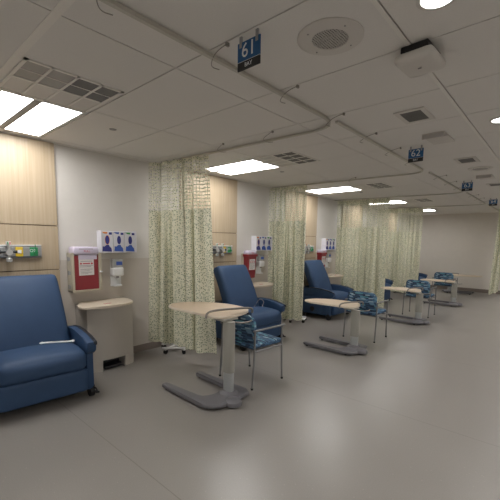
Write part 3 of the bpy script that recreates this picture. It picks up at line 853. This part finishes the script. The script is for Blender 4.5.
make_table(.625, 'third overbed table in the row, in front of the third guest chair', (2.225, 6.62, 0), 0, .82, .80)
make_table(.60, 'fourth overbed table in the row, in front of the farthest guest chair', (2.25, 9.45, 0), 0, .86, .80)
make_table(.60, 'farthest overbed table, turned round, against the back wall', (1.58, 12.1, 0), PI, .90, .85)

# ------------------------------------------------------------------ guest chairs
def uv_box(bm, uvl, f, c=1.):
    n = f.normal
    for lp in f.loops:
        p = lp.vert.co
        if abs(n.z) > .6: lp[uvl].uv = (p.x, p.y)
        elif abs(n.y) > .5: lp[uvl].uv = (p.x, p.z)
        else: lp[uvl].uv = (p.y, p.z)

def fabric_link(name, bm, parent):
    bm.normal_update(); uvl = bm.loops.layers.uv.new('UVMap')
    bmesh.ops.recalc_face_normals(bm, faces=bm.faces[:]); bm.normal_update()
    for f in bm.faces: uv_box(bm, uvl, f)
    return link(name, bm, DASH, parent, True)

def make_chair(label):
    t = thing('guest_chair', label, 'chair', (0, 0, 0), 0, 'blue patterned guest chairs')
    bm = bmesh.new(); rbox(bm, (0, .245, .435), (.235, .245, .024), .022, 10, None, (0, 0, .008)); fabric_link('seat', bm, t)
    def bf(x, y, z):
        k = (z + .17) / .34
        x = x * (1 - .10 * max(0, k - .55) ** 1.2)
        return (x, y - .045 * k + .035 * (x / .24) ** 2, z)
    bm = bmesh.new()
    # backrest with rounded upper corners
    out = []
    W, Hh, R = .245, .155, .085
    for cxx, czz, a0 in ((W - R, Hh - R, 0), (-W + R, Hh - R, 90), (-W + .03, -Hh + .03, 180), (W - .03, -Hh + .03, 270)):
        rr = R if czz > 0 else .03
        for k in range(7): a = math.radians(a0 + 15 * k); out.append((cxx + rr * math.cos(a), czz + rr * math.sin(a)))
    loops = []
    for yy, sc in ((-.018, .965), (-.014, .99), (0, 1), (.014, .99), (.018, .965)):
        loops.append([bm.verts.new(Vector(bf(a * sc, yy, b * sc)) + Vector((0, .02, .625))) for a, b in out])
    for a, b in zip(loops, loops[1:]):
        for k in range(len(a)): bm.faces.new((a[k], a[(k + 1) % len(a)], b[(k + 1) % len(a)], b[k]))
    for lpv, yy in ((loops[0], -.022), (loops[-1], .022)):
        prev = lpv
        for sc in (.66, .33):
            cur = [bm.verts.new(Vector(bf(a * sc, yy, b * sc)) + Vector((0, .02, .625))) for a, b in out]
            for k in range(len(cur)): bm.faces.new((prev[k], prev[(k + 1) % len(cur)], cur[(k + 1) % len(cur)], cur[k]))
            prev = cur
        c = bm.verts.new(Vector(bf(0, yy, 0)) + Vector((0, .02, .625)))
        for k in range(len(prev)): bm.faces.new((prev[k], prev[(k + 1) % len(prev)], c))
    fabric_link('backrest', bm, t)
    for s in (-1, 1):
        x = s * .262
        bm = bmesh.new(); tube(bm, smooth_line([(x, .445, .013), (x, .43, .30), (x, .425, .615)], 1), .0105, 10); fl = link('leg', bm, TUBE, t, True)
        bm = bmesh.new(); tube(bm, smooth_line([(x, -.03, .013), (x, -.005, .30), (x, .005, .615)], 1), .0105, 10); rl = link('leg', bm, TUBE, t, True)
        for y, p in ((.446, fl), (-.031, rl)):
            bm = bmesh.new(); cyl(bm, (x, y, 0), .0135, .018, 12, 2); link('foot_cap', bm, RUBBER, p)
        bm = nb(x - .013, x + .013, -.02, .47, .612, .630, bev=.006); link('arm', bm, TUBE, t, True)
        bm = bmesh.new(); tube(bm, [(x, .43, .40), (x, 0, .40)], .009, 8); tube(bm, [(x, .0, .52), (s * .235, .0, .56)], .008, 8); link('side_rail', bm, TUBE, t, True)
    for yy in (.40, .06):
        bm = bmesh.new(); tube(bm, [(-.262, yy, .398), (.262, yy, .398)], .009, 8); link('cross_rail', bm, TUBE, t, True)
    return t
ch = make_chair('nearest guest chair with blue dashed fabric, right of the nearest overbed table')
ch.location = (1.715, 1.97, 0); ch.rotation_euler = (0, 0, math.radians(-4))
dup(ch, (1.925, 4.60, 0), 0, 'second guest chair, blue dashed back, beside the low second overbed table')
dup(ch, (1.99, 7.25, 0), 0, 'third guest chair, behind the third overbed table')
dup(ch, (1.83, 10.1, 0), 0, 'farthest guest chair, behind the fourth overbed table')

# ------------------------------------------------------------------ rolling stands showing under the curtains
def stand(x, y, label, rz=0.):
    t = thing('infusion_stand', label, 'infusion stand', (x, y, 0), rz, 'rolling stands behind the curtains')
    bm = bmesh.new(); tube(bm, [(0, 0, .075), (0, 0, 1.75)], .012, 10); link('pole', bm, CHROME, t, True)
    bm = bmesh.new(); lathe(bm, [(0, .12), (.03, .115), (.045, .085), (.045, .065), (0, .06)], 20); link('hub', bm, CHROME, t, True)
    bm = bmesh.new(); tube(bm, smooth_line([(-.06, 0, 1.72), (-.06, 0, 1.76), (0, 0, 1.75), (.06, 0, 1.76), (.06, 0, 1.72)], 2), .004, 6); link('bag_hook', bm, CHROME, t, True)
    bm = bmesh.new(); tube(bm, [(.245, -.03, .085), (.035, .235, .085)], .016, 8); link('crossbar', bm, CHROME, t, True)
    for k in range(5):
        a = 2 * PI * k / 5; c, s = math.cos(a), math.sin(a)
        bm = bmesh.new(); tube(bm, [(c * .02, s * .02, .085), (c * .215, s * .215, .068)], .013, 8); lg = link('leg', bm, CHROME, t, True)
        bm = bmesh.new(); x0, y0 = c * .21, s * .21
        tube(bm, [(x0 - s * .012, y0 + c * .012, .032), (x0 + s * .012, y0 - c * .012, .032)], .032, 14); tube(bm, [(x0, y0, .03), (x0, y0, .07)], .007, 6); link('caster', bm, RUBBER, lg, True)
        bm = bmesh.new(); rbox(bm, (x0 * 1.02, y0 * 1.02, .068), (.024, .024, .014), .010, 4); link('caster_housing', bm, CHROME, lg, True)
stand(.315, 2.20, 'chrome wheeled stand base peeking out under the nearest curtain', math.radians(-83))
stand(.43, 4.97, 'chrome wheeled stand base under the second curtain', math.radians(-83))

# ------------------------------------------------------------------ camera and colour
cam = bpy.data.cameras.new('camera'); co = bpy.data.objects.new('camera', cam); C.objects.link(co)
R_ = Vector((.746, .666, .015)); U_ = Vector((-.089, .077, .993)); F_ = Vector((-.660, .742, -.117))
F_.normalize(); R_ = (R_ - F_ * R_.dot(F_)).normalized(); U_ = R_.cross(F_)
m = Matrix((R_, U_, -F_)).transposed().to_4x4(); m.translation = Vector((4.286, -.733, 1.535))
co.matrix_world = m
cam.sensor_width = 36; cam.sensor_fit = 'HORIZONTAL'; cam.lens = 351.875 / 500 * 36
cam.shift_y = 33.45 / 500; cam.clip_start = .02; cam.clip_end = 60
bpy.context.scene.camera = co
w = bpy.data.worlds.new('world'); bpy.context.scene.world = w; w.use_nodes = True
w.node_tree.nodes['Background'].inputs[0].default_value = (.5, .5, .5, 1); w.node_tree.nodes['Background'].inputs[1].default_value = .05
vs = bpy.context.scene.view_settings
vs.view_transform = 'Standard'; vs.look = 'None'; vs.gamma = 1; vs.use_curve_mapping = False; vs.exposure = .60
